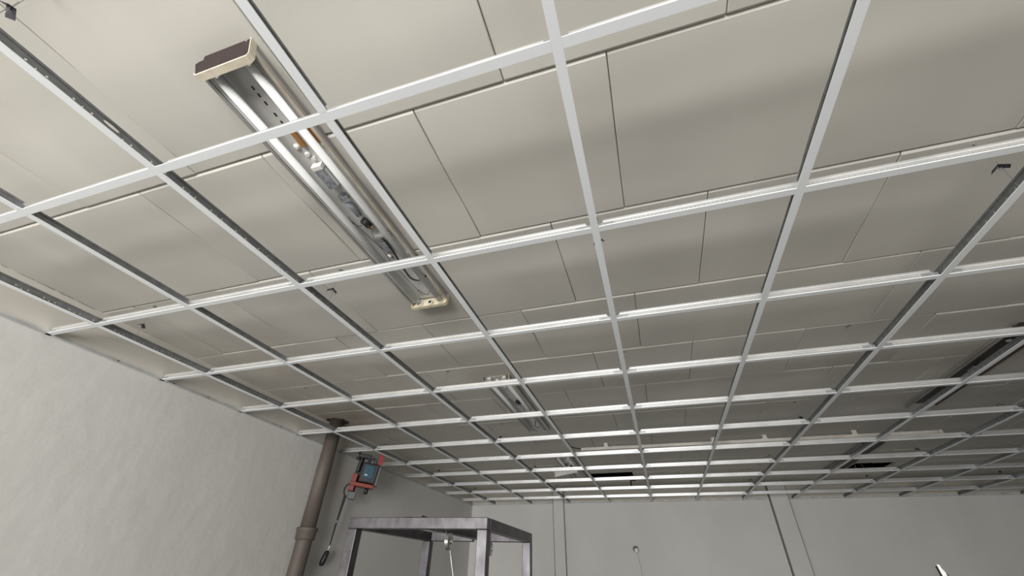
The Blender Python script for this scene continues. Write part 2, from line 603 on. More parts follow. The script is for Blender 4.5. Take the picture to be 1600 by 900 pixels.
# ------------------------------------------------------------------ new ceiling grid
def web(parent, L, holes, H, mat_, chamfer=0.0, name='web', bulb=True, t=0.0011):
    """Upright steel web of a runner along +x; holes = (x, z, half width, half height)."""
    b = MB()
    bm = b.bm
    x = 0.0
    z0 = 0.0012
    cells = []
    for hx, hz, hw, hh in sorted(holes):
        a, c = hx - hw - .002, hx + hw + .002
        if a < x + .0005:
            continue
        cells.append((x, a, None))
        cells.append((a, c, (hx, hz, hw, hh)))
        x = c
    cells.append((x, L, None))
    def sheet(poly):
        for s in (-1, 1):
            pts = [(px, s * t / 2, pz) for px, pz in poly]
            b.quad(pts if s < 0 else pts[::-1])
    def topz(xx):
        e = min(xx, L - xx)
        return H if e >= chamfer else H * .55 + H * .45 * e / max(chamfer, 1e-6)
    for a, c, h in cells:
        if h is None:
            brk = [a] + [v for v in (chamfer, L - chamfer) if a + 1e-5 < v < c - 1e-5] + [c]
            for p, q in zip(brk, brk[1:]):
                sheet([(p, z0), (q, z0), (q, topz(q)), (p, topz(p))])
                b.quad([(p, -t / 2, topz(p)), (q, -t / 2, topz(q)), (q, t / 2, topz(q)), (p, t / 2, topz(p))])
        else:
            hx, hz, hw, hh = h
            za, zb = hz - hh - .002, hz + hh + .002
            sheet([(a, z0), (c, z0), (c, za), (a, za)])
            sheet([(a, zb), (c, zb), (c, topz(c)), (a, topz(a))])
            b.quad([(a, -t / 2, topz(a)), (c, -t / 2, topz(c)), (c, t / 2, topz(c)), (a, t / 2, topz(a))])
            n = 8
            out, inn = [], []
            for i in range(n):
                th = PI / 4 * i
                cx, cz = math.cos(th), math.sin(th)
                k = 1 / max(abs(cx), abs(cz))
                out.append((hx + cx * k * (hw + .002), hz + cz * k * (hh + .002)))
                inn.append((hx + cx * hw, hz + cz * hh))
            for i in range(n):
                j = (i + 1) % n
                sheet([out[i], out[j], inn[j], inn[i]])
                b.quad([(inn[i][0], -t / 2, inn[i][1]), (inn[j][0], -t / 2, inn[j][1]), (inn[j][0], t / 2, inn[j][1]), (inn[i][0], t / 2, inn[i][1])])
    if bulb:
        e = chamfer
        b.box(e, L - e, -.003, .003, H - .001, H + .006)
    return b.build(name, mat_, parent)


def flange(parent, L, wdt=0.024, trim0=0.0, trim1=0.0, slots=()):
    b = MB()
    h = wdt / 2
    prof = [(-h, .0028), (-h, 0), (h, 0), (h, .0028), (h - .0008, .0028), (h - .0008, .0012), (-h + .0008, .0012), (-h + .0008, .0028)]
    a = [b.bm.verts.new((trim0, y, z)) for y, z in prof]
    c = [b.bm.verts.new((L - trim1, y, z)) for y, z in prof]
    for i in range(len(prof)):
        j = (i + 1) % len(prof)
        b.bm.faces.new((a[i], a[j], c[j], c[i]))
    b.bm.faces.new((a[0], a[1], a[6], a[7])); b.bm.faces.new((a[1], a[2], a[5], a[6])); b.bm.faces.new((a[2], a[3], a[4], a[5]))
    b.bm.faces.new((c[0], c[1], c[6], c[7])); b.bm.faces.new((c[1], c[2], c[5], c[6])); b.bm.faces.new((c[2], c[3], c[4], c[5]))
    return b.build('face_strip', M['cap'], parent)


def in_view(p):
    """Only runners the photo could show are built."""
    R = cam.rotation_euler.to_matrix().transposed()
    q = R @ (Vector(p) - CAM)
    if q.z > -0.05:
        return False
    u = 800 + 632.47 * q.x / -q.z
    v = 450 - 632.47 * q.y / -q.z
    return -60 < u < 1660 and -60 < v < 960


def seg_in_view(p, q):
    p, q = Vector(p), Vector(q)
    return any(in_view(p.lerp(q, i / 12)) for i in range(13))


ROWN = ['', 'first', 'second', 'third', 'fourth', 'fifth', 'sixth', 'seventh', 'eighth', 'ninth', 'tenth', 'eleventh']
MAINS = [0.6, 1.8, 3.0, 4.2, 5.4, 6.6, 7.8]
MAIN_NAME = ['leftmost', 'second', 'third', 'fourth', 'fifth', 'sixth', 'seventh']
Y0M, Y1M = -0.30, YF - .003
LM = Y1M - Y0M
for i, x in enumerate(MAINS):
    if not seg_in_view((x, 0, GZ), (x, Y1M, GZ)):
        continue
    r = empty('main_runner', (x, Y0M, GZ), (0, 0, PI / 2))
    hs = []
    k = 0
    while True:
        yy = 0.1 * k
        if yy > LM - .05:
            break
        wy = round((yy + .0), 3)
        pos = wy                      # along the runner
        world_y = Y0M + pos
        hs.append((pos, .0115, .0016, .0065))
        if k % 3 != 1 or k < 24:
            hs.append((pos + .021, .0165, .0030, .0030))
            hs.append((pos - .021, .0165, .0030, .0030))
        k += 1
    if i == 1:
        hs = [h for h in hs if not (0.735 < h[0] < 0.80)]
        hs.append((0.765, .0235, .022, .0048))
    hs = [h for h in hs if h[0] > .03]
    # at most about a hundred holes cut per runner
    web(r, LM, hs, .032, M['shaded_web'])
    flange(r, LM)
    tag(r, None, 'ceiling grid runner', 'long main runners of the new ceiling grid')
    r['label'] = {0: 'long white-faced ceiling runner with perforated web nearest the left wall',
                  1: 'long perforated runner second from left wall, with slotted splice near the camera',
                  2: 'long white-faced runner running past the camera, third from the left wall',
                  3: 'long perforated runner fourth from left wall, just left of dark right fixtures',
                  4: 'long perforated runner fifth from left wall, below the dark right fixtures',
                  5: 'long perforated runner sixth from left wall, right of the ceiling opening',
                  6: 'long perforated runner nearest the right wall, at the photo right edge'}[i]

EVENS = [1.2, 2.4, 3.6, 4.8, 6.0, 7.2]
CROSS_HOLES = lambda L: [(.030, .0150, .0030, .0030), (L - .030, .0150, .0030, .0030)]
protos = {}


def cross_tee(L, kind):
    key = (round(L, 3), kind)
    if key in protos:
        return copy_tree(protos[key])
    r = empty('cross_runner' if kind != 'short' else 'short_cross_runner', (0, 0, 0))
    if kind == 'short':
        web(r, L, [(.022, .016, .0025, .0025), (L - .022, .016, .0025, .0025)], .026, M['shaded_web'], .004)
    else:
        web(r, L, CROSS_HOLES(L), .030, M['stitch'], .016)
    flange(r, L)
    for x0, s in ((0, 1), (L, -1)):
        bb = MB()
        bb.box(min(x0 - s * .004, x0 + s * .05), max(x0 - s * .004, x0 + s * .05), -.0022, -.0008, .006, .022)
        bb.lathe((x0 + s * .012, -.0022, .014), (0, -1, 0), [(0, .0035), (.0012, .003), (.0018, .001)], 8)
        bb.build('end_clip', M['galv'] if kind != 'short' else M['shaded_web'], r)
    protos[key] = r
    return r


for j in range(0, 12):
    y = 0.6 * j
    if y > YF - .1:
        continue
    spans = [(xl(y) + .002, MAINS[0])] + list(zip(MAINS, MAINS[1:]))
    for s, (xa, xb) in enumerate(spans):
        if not seg_in_view((xa, y, GZ), (xb, y, GZ)):
            continue
        x0 = xa + (.0125 if s else .0)
        x1 = xb - .0125
        L = x1 - x0 if s else x1 - x0
        t = cross_tee(L, 'long' if s else 'stub')
        t.location = (x0, y, GZ)
        row = ROWN[j] if j else 'nearest'
        if s == 0:
            t['label'] = '%s short stub runner from the camera joining left wall trim to first long runner' % row
            t['group'] = 'stub runners along the left wall'
        else:
            t['label'] = 'cross runner in the %s crosswise row from the camera, between %s and %s long runners' % (row, MAIN_NAME[s - 1].replace('leftmost', 'first'), MAIN_NAME[s])
            t['group'] = 'long cross runners of the new ceiling grid'
        t['category'] = 'ceiling grid runner'

EVN = ['first', 'second', 'third', 'fourth', 'fifth', 'sixth']
for e, x in enumerate(EVENS):
    for j in range(0, 12):
        ya = 0.6 * j + .0125
        yb = 0.6 * (j + 1) - .0125
        if j == 11:
            yb = YF - .003
        if not seg_in_view((x, ya, GZ), (x, yb, GZ)):
            continue
        t = cross_tee(yb - ya, 'short')
        t.location = (x, ya, GZ)
        t.rotation_euler = (0, 0, PI / 2)
        if j == 11:
            lab = 'short runner on the %s lengthwise short line from left wall, touching the far wall' % EVN[e]
        elif j == 0:
            lab = 'short runner on the %s lengthwise short line from left wall, before the first crosswise row' % EVN[e]
        else:
            lab = 'short runner, %s lengthwise short line from left, between %s and %s crosswise rows' % (EVN[e], ROWN[j], ROWN[j + 1])
        t['label'] = lab
        t['group'] = 'short runners of the new ceiling grid'
        t['category'] = 'ceiling grid runner'

# ------------------------------------------------------------------ wire hangers with spring clips
def make_hanger():
    r = empty('wire_hanger', (0, 0, 0))
    # eyelet screwed into the tile
    b = MB()
    b.lathe((0, 0, .217), (0, 0, -1), [(0, .006), (.002, .006), (.004, .002), (.012, .0015)], 10)
    b.box(-.004, .022, -.006, .006, .2145, .2165)
    b.build('ceiling_eyelet', M['galv_dark'], r)
    b = MB()
    b.path([(0, 0, .206), (.003, 0, .18), (.001, 0, .14), (-.002, 0, .095), (-.003, 0, .082)], .0011, 6)
    b.build('upper_wire', M['wire'], r)
    b = MB()
    b.path([(.006, .004, .125), (.005, .003, .09), (.002, 0, .05), (0, 0, .022), (0, .003, .014), (0, -.004, .012)], .0011, 6)
    b.build('hook_wire', M['wire'], r)
    b = MB()
    for s in (-1, 1):
        q = Matrix.Translation((0, 0, .104)) @ Matrix.Rotation(s * math.radians(38), 4, 'Y')
        b.box(0 if s > 0 else -.026, .026 if s > 0 else 0, -.009, .009, -.0005, .0005, q)
    b.build('spring_clip', M['dark_steel'], r)
    return r


hp = make_hanger()
first = True
for i, x in enumerate(MAINS[:6]):
    n = 0
    for k in range(0, 6):
        y = (0.17 if i != 1 or k else 0.20) + 1.198 * k
        if y > YF - .2 or not in_view((x, y, GZ + .105)):
            continue
        if x == 5.4 and k in (3,):
            pass
        n += 1
        h = hp if first else copy_tree(hp)
        first = False
        h.location = (x, y, GZ)
        h.rotation_euler = (0, 0, [0.3, -0.8, 1.9, 0.9, 2.6, -0.4][(i + k * 2) % 6])
        h['label'] = 'thin wire hanger with dark spring clip, %s from the camera above the %s long runner' % (ORD[n], MAIN_NAME[i].replace('leftmost', 'first'))
        h['category'] = 'ceiling hanger'
        h['group'] = 'wire hangers of the new ceiling grid'

# ------------------------------------------------------------------ old twin-tube light fixtures
def make_fixture(cx, y0, label, near_cap=True, far_cap=True, tubes=True, sooty=False, debris='full', near_board=True, L=1.255):
    """Opened batten on the old ceiling; local x across, y along, z down from the tiles is negative."""
    r = empty('light_fixture', (cx, y0, CZ))
    tm = M['tray_soot'] if sooty else M['tray']
    om = M['tray_out']
    b = MB()
    th = .0012
    prof = [(-.100, -.024), (-.086, -.030), (-.074, -.010), (-.060, -.0035), (.060, -.0035), (.074, -.010), (.086, -.030), (.100, -.024)]
    prof2 = [(x, z + th + .0004) for x, z in prof]
    ya, yb = .018, L - .018
    for (xa, za), (xb, zb) in zip(prof, prof[1:]):
        b.quad([(xa, ya, za), (xb, ya, zb), (xb, yb, zb), (xa, yb, za)])
        b.quad([(xa, ya, za + th), (xb, ya, zb + th), (xb, yb, zb + th), (xa, yb, za + th)])
    for yy in (ya, yb):
        for (xa, za), (xb, zb) in zip(prof, prof[1:]):
            b.quad([(xa, yy, za), (xb, yy, zb), (xb, yy, zb + th), (xa, yy, za + th)])
    tray = b.build('tray', tm, r)
    for s in (-1, 1):
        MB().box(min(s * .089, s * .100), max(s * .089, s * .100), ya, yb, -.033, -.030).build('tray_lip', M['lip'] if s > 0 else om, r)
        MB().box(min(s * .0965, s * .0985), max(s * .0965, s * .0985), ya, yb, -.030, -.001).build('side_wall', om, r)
    # knock-out slots pressed through the tray
    for yy in (.108, .131, .157, .196, .224):
        MB().box(-.010, -.004, yy, yy + .012, -.0046, -.0034).build('slot', M['black'], r)

    def cap(yc, facing, board, holders):
        """End cap: U-shaped plastic rim; facing = +1 if its outer side looks towards -y."""
        out = -1 if facing > 0 else 1
        yo = yc
        e = empty('end_cap', (0, yo, 0))
        e.parent = r
        hw = .098
        zs = -.049 if facing > 0 else -.003
        outer = [(-hw - (.0005 if facing > 0 else .004), zs), (-hw, -.052), (-hw + .006, -.057), (hw - .010, -.057), (hw - .001, -.049), (hw + .002, -.003)]
        inner = [(-hw + (.0025 if facing > 0 else -.002), zs), (-hw + .003, -.051), (-hw + .007, -.0535), (hw - .011, -.0535), (hw - .004, -.048), (hw - .001, -.003)]
        b = MB()
        y_a, y_b = 0.0, -out * .020
        # the board leans: the rim is nearer the room's edge at the top
        n = len(outer)
        lean = lambda z: (.022 * (1 + z / .057)) * out if facing > 0 else 0
        for i in range(n - 1):
            (ax, az), (bx_, bz) = outer[i], outer[i + 1]
            (cx_, cz), (dx_, dz) = inner[i], inner[i + 1]
            P = lambda x, z, y: (x, y + lean(z), z)
            b.quad([P(ax, az, y_a), P(bx_, bz, y_a), P(bx_, bz, y_b), P(ax, az, y_b)])
            b.quad([P(cx_, cz, y_a), P(dx_, dz, y_a), P(dx_, dz, y_b), P(cx_, cz, y_b)])
            b.quad([P(ax, az, y_a), P(bx_, bz, y_a), P(dx_, dz, y_a), P(cx_, cz, y_a)])
            b.quad([P(ax, az, y_b), P(bx_, bz, y_b), P(dx_, dz, y_b), P(cx_, cz, y_b)])
        b.build('rim', M['cream_rim'] if facing > 0 else M['cream'], e)
        if board:
            o2 = [(-hw - .001, -.018), (-hw + .004, -.0505), (-hw + .007, -.053), (hw - .011, -.053), (hw - .0045, -.048), (hw - .001, -.004),
                  (hw - .014, -.004), (hw - .016, -.008), (hw - .022, -.008), (hw - .023, -.002), (-hw + .032, -.002), (-hw + .027, -.014), (-hw + .012, -.014)]
            b = MB()
            a = [b.bm.verts.new((x, .002 * -out + lean(z), z)) for x, z in o2]
            c = [b.bm.verts.new((x, .004 * -out + lean(z), z)) for x, z in o2]
            b.bm.faces.new(a); b.bm.faces.new(c[::-1])
            for i in range(len(a)):
                j = (i + 1) % len(a)
                b.bm.faces.new((a[i], a[j], c[j], c[i]))
            b.build('end_board', M['brown'] if facing > 0 else M['cream'], e)
        elif facing < 0:
            pass
        if holders:
            for s in (-.055, .055):
                b = MB()
                b.box(s - .012, s + .012, min(-out * .003, -out * .014), max(-out * .003, -out * .014), -.036, -.006)
                b.lathe((s, -out * .003, -.030), (0, -out, 0), [(0, .0150), (.012, .0150), (.015, .011)], 16)
                b.build('lamp_holder', M['holder'], e, bevel=.001)
            b = MB()
            b.lathe((.006, -out * .003, -.036), (0, -out, 0), [(0, .012), (.016, .012), (.018, .008)], 14)
            b.build('starter_socket', M['holder'], e)
            b = MB()
            b.lathe((.006, -out * .0215, -.036), (0, -out, 0), [(0, .008), (.001, .008)], 14)
            b.build('socket_opening', M['black'], e)
        return e

    if near_cap:
        cap(.022, 1, near_board, True)
    if far_cap:
        e = cap(L, -1, True, True)
    if tubes:
        for s in (-.058, .058):
            t = MB().cyl((s, .050, -.030), (s, L - .050, -.030), .0130, seg=20).build('tube', M['tube'], r)
            MB().cyl((s, .024, -.030), (s, .050, -.030), .0134, seg=20).build('ferrule', M['ferrule'], t)
            MB().cyl((s, L - .050, -.030), (s, L - .024, -.030), .0134, seg=20).build('ferrule', M['ferrule'], t)
    if debris in ('full', 'some'):
        zt = -.0036
        f = 1.0
        if debris == 'full':
            # strips of orange insulation still glued on either side of the right tube
            for xa, xb in ((-.004, .014), (.056, .072)):
                MB().box(xa, xb, .262, .322, zt - .010, zt).build('insulation_strip', M['orange'], r, bevel=.002)
            for nx, ny in ((-.024, .318), (-.022, .905), (.070, .905), (.072, .330)):
                MB().lathe((nx, ny, zt), (0, 0, -1), [(0, .0125), (.003, .0115), (.006, .006), (.009, .005)], 14).build('mounting_nut', M['holder'], r)
            b = MB().lathe((-.008, .352, zt), (0, 0, -1), [(0, .010), (.006, .010), (.009, .006)], 12)
            tb = b.build('terminal_post', M['holder'], r)
            MB().box(-.006, .010, .366, .376, zt - .008, zt).build('terminal_block', M['holder'], r)
            # grey ballast with a cream end
            b = MB().box(-.020, .018, .408, .492, zt - .024, zt)
            bl = b.build('ballast', M['ballast'], r, bevel=.002)
            MB().box(-.021, .019, .390, .408, zt - .025, zt).build('ballast_end', M['holder'], bl, bevel=.002)
            MB().box(.018, .0185, .412, .488, zt - .020, zt - .005).build('rating_plate', M['label'], bl)
            # coil and capacitor
            b = MB()
            pts = []
            for q in range(49):
                a = q * PI / 6
                pts.append((.002 + .020 * math.cos(a), .530 + q * .0006, zt - .014 + .012 * math.sin(a)))
            b.path(pts, .0016, 6, 1)
            b.build('coil', M['galv_dark'], r)
            MB().cyl((.000, .566, zt - .013), (.002, .640, zt - .013), .0115).build('capacitor', M['ballast'], r)
            b = MB()
            b.cyl((.000, .668, zt - .014), (.006, .700, zt - .013), .015)
            b.cyl((.006, .700, zt - .013), (.008, .716, zt - .013), .010)
            k = b.build('choke', M['black'], r)
            MB().lathe((.010, .704, zt - .013), (0.1, 1, 0), [(0, .010), (.005, .0115), (.010, .010)], 14).build('winding', M['copper'], k)
            MB().cyl((-.010, .690, zt - .012), (-.028, .694, zt - .013), .003).build('screw', M['chrome'], r)
            b = MB().box(-.020, .020, .806, .872, zt - .015, zt)
            bl2 = b.build('second_ballast', M['ballast'], r, bevel=.006)
            MB().box(-.020, .022, .778, .806, zt - .014, zt).build('bracket', M['chrome'], bl2, bevel=.003)
        else:
            b = MB().lathe((.0, .22, zt), (0, 0, -1), [(0, .014), (.004, .013), (.008, .006)], 14)
            b.build('mounting_nut', M['holder'], r)
            b = MB().cyl((.01, .50, zt - .014), (.02, .55, zt - .012), .016)
            b.build('choke', M['black'], r)
            MB().box(.0, .03, .57, .64, zt - .018, zt).build('ballast', M['ballast'], r, bevel=.002)
    if debris != 'none':
        b = MB()
        if debris == 'full':
            b.path([(-.050, .640, -.008), (-.050, .665, -.018), (-.030, .690, -.022), (-.012, .694, -.014)], .0011, 6, 5)
            b.path([(-.055, .668, -.008), (-.040, .76, -.010), (-.030, .84, -.010), (-.034, .93, -.012), (-.030, 1.02, -.014), (-.020, 1.12, -.020), (-.010, 1.20, -.026)], .0010, 6, 5)
            b.path([(.010, .715, -.014), (-.008, .75, -.020), (-.020, .80, -.022), (-.016, .87, -.014), (-.008, .93, -.010), (-.012, 1.0, -.010)], .0010, 6, 5)
            b.path([(.040, .70, -.010), (.066, .735, -.020), (.070, .77, -.020), (.040, .80, -.018), (.010, .785, -.018)], .0012, 6, 5)
            b.path([(-.03, 1.18, -.010), (-.01, 1.15, -.026), (.02, 1.19, -.034), (.05, 1.16, -.020)], .0014, 6, 5)
        else:
            b.path([(-.04, .45, -.008), (-.01, .52, -.03), (.02, .60, -.02), (.0, .72, -.012), (.01, .9, -.02)], .0018, 6, 5)
        b.build('loose_wire', M['black_wire'], r)
        b = MB()
        if debris == 'full':
            b.path([(.022, .775, -.022), (.022, .85, -.024), (.014, .92, -.024), (.000, 1.0, -.020), (.002, 1.06, -.024), (.030, 1.085, -.022), (.062, 1.078, -.012), (.070, 1.070, -.006)], .0040, 10, 5)
        else:
            b.path([(.03, 1.0, -.02), (.01, 1.08, -.045), (.03, 1.16, -.03)], .0035, 8, 5)
        b.build('power_cable', M['black_wire'], r)
    tag(r, label, 'light fixture', 'old ceiling light fixtures')
    return r


make_fixture(2.112, 0.437, 'old twin-tube light fixture nearest the camera, open, with exposed ballasts and cream ends', L=1.27)
make_fixture(2.112, 2.70, 'opened twin-tube light fixture in the middle of the left fixture row, no far end cap', far_cap=False, debris='some', near_board=False, L=1.29)
make_fixture(2.112, 5.05, 'farthest twin-tube fixture of the left row, its cream cover hanging down', near_cap=False, far_cap=False, debris='some', L=1.27)
make_fixture(5.10, 2.74, 'nearer dark sooty fixture without tubes at the right, with cream near end cap', far_cap=False, tubes=False, sooty=True, debris='some', L=1.28)
make_fixture(5.14, 5.05, 'farther dark sooty fixture without tubes at the right, beside the ceiling opening', near_cap=False, far_cap=False, tubes=False, sooty=True, debris='some', L=1.30)

# cream cover dangling from the far left fixture on its cable
r = empty('dangling_cover', (2.08, 5.36, GZ + .105), (math.radians(8), math.radians(-10), math.radians(8)))
b = MB()
b.box(-.14, .14, -.002, .002, -.032, .032).box(-.14, .14, -.002, -.05, -.034, -.031).box(-.14, -.137, -.05, .002, -.032, .03).box(.137, .14, -.05, .002, -.032, .03)
b.build('cover', M['holder'], r, bevel=.002)
MB().box(-.02, .06, -.012, .012, .032, .052).build('terminal_block', M['cream'], r, bevel=.002)
MB().path([(.02, 0, .045), (.03, .0, .07), (.015, .02, .080), (.06, .0, .088)], .004, 8, 5).build('cable', M['black_wire'], r)
tag(r, 'cream plastic cover dangling on a black cable from the farthest left light fixture', 'light cover')

# long white cable rail across the far part of the old ceiling
r = empty('cable_rail', (2.395, 4.63, CZ))
b = MB()
b.box(0, 3.07, -.020, .020, -.066, -.040)
for k in range(12):
    xx = .05 + k * .275
    b.box(xx, xx + .03, -.022, .022, -.068, -.038)
b.build('rail', M['rail'], r, rot=(0, 0, .018))
for xx in (.24, 1.27, 1.72, 2.45):
    b = MB()
    b.box(xx, xx + .035, -.012 + xx * .018, .012 + xx * .018, -.040, -.001)
    b.box(xx - .008, xx + .043, -.014 + xx * .018, .014 + xx * .018, -.040, -.034)
    b.build('bracket', M['rail'], r)
MB().path([(.02, .03, -.050), (.3, .034, -.062), (.7, .045, -.050), (1.2, .05, -.064), (1.7, .055, -.052), (2.3, .07, -.062), (2.9, .08, -.050), (3.0, .075, -.045)], .0055, 8, 4).build('white_cable', M['rail'], r)
MB().path([(.1, .022, -.055), (.5, .03, -.047), (1.0, .036, -.060), (1.5, .04, -.048), (2.2, .052, -.056), (2.6, .06, -.046)], .003, 6, 4).build('black_cable', M['black_wire'], r)
MB().path([(-.12, .0, -.012), (-.06, .02, -.03), (.0, .01, -.04), (.04, .02, -.045)], .006, 8, 4).build('cable_tail', M['black_wire'], r)
tag(r, 'long white cable rail with brackets crossing the far part of the old ceiling', 'cable rail')

# broken bits hanging at the openings
r = empty('broken_lath', (2.80, 6.40, CZ))
MB().box(-.03, .04, -.05, -.02, -.055, .014).box(-.035, -.015, -.05, -.02, -.12, -.055).build('lath', M['brown'], r)
tag(r, 'dark broken lath hanging at the edge of the left square ceiling opening', 'broken lath')
r = empty('thin_wire', (5.32, 6.15, CZ))
MB().path([(0, 0, .6), (0, .0, .1), (.01, .02, 0), (.015, .03, -.04)], .002, 6, 4).build('wire', M['wire'], r)
tag(r, 'thin pale wire dangling in the right dark ceiling opening', 'wire')

# brown plaster patch (small knob of rust) far along the ceiling
r = empty('rusty_fitting', (2.98, 6.45, CZ))
MB().lathe((0, 0, 0), (0, 0, -1), [(0, .075), (.006, .07), (.012, .05), (.016, .02)], 18).build('base_plate', M['rust'], r)
MB().path([(-.03, 0, -.012), (-.02, 0, -.05), (.02, 0, -.05), (.03, 0, -.012)], .006, 8, 4).build('ring', M['copper'], r)
tag(r, 'small rusty round fitting on the old ceiling near the far wall', 'ceiling fitting')

# ------------------------------------------------------------------ soil pipe at the left wall
PX, PY = 0.318, 3.33
r = empty('drain_pipe', (PX, PY, 0))
R0 = .062
MB().lathe((0, 0, 0), (0, 0, 1), [(0, R0), (1.92, R0), (1.925, R0 + .001)], 32).build('lower_pipe', M['pipe'], r)
MB().lathe((0, 0, 1.86), (0, 0, 1), [(0, R0 + .004), (.01, R0 + .013), (.055, R0 + .013), (.062, R0 + .018), (.078, R0 + .021), (.088, R0 + .018), (.09, R0 + .003)], 32).build('collar', M['pipe'], r)
MB().lathe((0, 0, 1.94), (0, 0, 1), [(0, R0 - .002), (CZ - 1.94 + .01, R0 - .002)], 32).build('upper_pipe', M['pipe'], r)
b = MB()
rr = random.Random(3)
n = 28
rad = [.098 + rr.uniform(-.012, .014) for _ in range(n)]
WX = xl(PY) - PX + .006
a = [b.bm.verts.new((max(WX, math.cos(2 * PI * i / n) * rad[i] - .01), math.sin(2 * PI * i / n) * rad[i] + .02, CZ - .0045)) for i in range(n)]
c = [b.bm.verts.new((max(WX, math.cos(2 * PI * i / n) * rad[i] * 1.02 - .01), math.sin(2 * PI * i / n) * rad[i] * 1.02 + .02, CZ + .001)) for i in range(n)]
b.bm.faces.new(a)
for i in range(n):
    j = (i + 1) % n
    b.bm.faces.new((a[i], a[j], c[j], c[i]))
b.build('stained_collar', M['rust'], r)
tag(r, 'brown cast-iron drain pipe with a collar standing in front of the left wall', 'pipe')

# ------------------------------------------------------------------ laser level on its wall mount
# local x = towards the photo right along the device face, -y = the face, z up
LR = empty('laser_level', (0.448, 3.769, GZ - .164), (0, math.radians(6), math.atan2(.575, .818)))
def lb(name, mt, boxes, parent=LR, bevel=.003):
    b = MB()
    for q in boxes:
        b.box(*q)
    return b.build(name, mt, parent, bevel=bevel)
lb('backplate', M['black'], [(-.11, -.06, .07, .09, -.17, .16), (-.09, .10, .045, .075, -.10, .09)])
body = lb('body', M['black'], [(-.055, .105, -.05, .045, -.085, .090)], bevel=.014)
lb('display_window', M['teal'], [(-.030, .065, -.056, -.048, -.050, .066)], body, .012)
lb('label_mark', M['label'], [(-.012, .012, -.058, -.0555, -.026, -.016)], body, .001)
lb('side_grip', M['greyplastic'], [(.095, .125, -.045, .035, -.095, .075)], LR, .008)
b = MB()
for xx in (-.012, .06):
    b.path([(xx, -.02, .085), (xx + .004, -.02, .115), (.024, -.02, .135)], .006, 8, 4)
b.path([(-.004, -.02, .085), (.024, -.02, .14), (.062, -.02, .12), (.07, -.02, .085)], .005, 8, 4)
b.build('laser_cage', M['black'], LR)
b = MB().cyl((.024, -.02, .085), (.024, -.02, .118), .018)
b.build('laser_head', M['greyplastic'], LR)
lb('red_bracket', M['red'], [(-.115, .100, -.045, .05, -.125, -.092), (-.115, -.070, -.03, .05, -.17, -.02)], LR, .005)
b = MB().cyl((.045, -.01, -.125), (.045, -.01, -.168), .019).cyl((.045, -.01, -.168), (.045, -.01, -.175), .015)
b.build('bracket_knob', M['black'], LR)
lb('grey_clamp', M['greyplastic'], [(-.100, -.035, -.02, .05, -.235, -.172)], LR, .006)
lb('upper_arm', M['black'], [(-.100, -.075, -.01, .05, .0, .155), (-.125, .0, -.02, .04, .130, .165), (-.02, .005, -.02, .03, .07, .135)], LR, .006)
b = MB().cyl((-.115, -.02, .150), (-.130, -.02, .190), .012).cyl((-.135, -.02, .110), (-.095, -.02, .115), .014).cyl((-.145, -.02, .178), (-.105, -.02, .190), .008)
b.build('arm_knob', M['black'], LR)
lb('red_target_card', M['redcard'], [(.078, .116, -.052, -.048, .085, .205)], LR, .001)
# wall hook that carries the mount
MB().box(-.02, .0, .085, .31, .09, .10).box(-.035, .015, .31, .316, .06, .13).build('wall_hook', M['galv_dark'], LR)
b = MB()
b.path([(-.100, .0, -.10), (-.140, .0, -.13), (-.146, .0, -.18), (-.120, .0, -.23)], .006, 8, 4)
b.build('strap_loop', M['webbing'], LR)
b = MB()
b.prism([(-.135, -.21), (-.108, -.21), (-.112, -.42), (-.108, -.60), (-.118, -.60), (-.128, -.42)], -.004, .0)
b.build('strap', M['webbing'], LR)
MB().box(-.134, -.106, -.008, .004, -.435, -.415).build('strap_buckle', M['greyplastic'], LR)
MB().path([(-.113, -.002, -.60), (-.112, -.002, -.625), (-.116, -.002, -.645)], .0035, 8, 3).build('swivel_hook', M['chrome'], LR)
b = MB()
b.lathe((-.112, -.004, -.642), (-.16, 0, -1), [(0, .010), (.015, .021), (.05, .023), (.085, .023), (.105, .019), (.115, .008)], 16)
b.build('pull_handle', M['black'], LR)
tag(LR, 'teal and black laser level in a red bracket with dangling strap on left wall', 'laser level')

# ------------------------------------------------------------------ steel rack on the floor
ZT = 1.85
FL, FR, BR, BL = Vector((1.787, 1.878, 0)), Vector((2.398, 1.932, 0)), Vector((2.392, 2.640, 0)), Vector((1.800, 2.575, 0))
cen = (FL + FR + BR + BL) / 4
r = empty('steel_rack', (cen.x, cen.y, 0))
T = .042


def bar(p, q, z0, z1, wd, side, name, parent=r, bev=.0025):
    """A box section from p to q whose outer face lies on the line p-q; side = inward normal sign."""
    p, q = p - cen, q - cen
    d = (q - p).normalized()
    nrm = Vector((-d.y, d.x, 0)) * side
    b = MB()
    v = []
    for z in (z0, z1):
        for pt in (p, q, q + nrm * wd, p + nrm * wd):
            v.append(b.bm.verts.new((pt.x, pt.y, z)))
    for f in ((0, 1, 2, 3), (7, 6, 5, 4), (0, 4, 5, 1), (1, 5, 6, 2), (2, 6, 7, 3), (3, 7, 4, 0)):
        b.bm.faces.new([v[i] for i in f])
    return b.build(name, M['steel'], parent, bevel=bev)


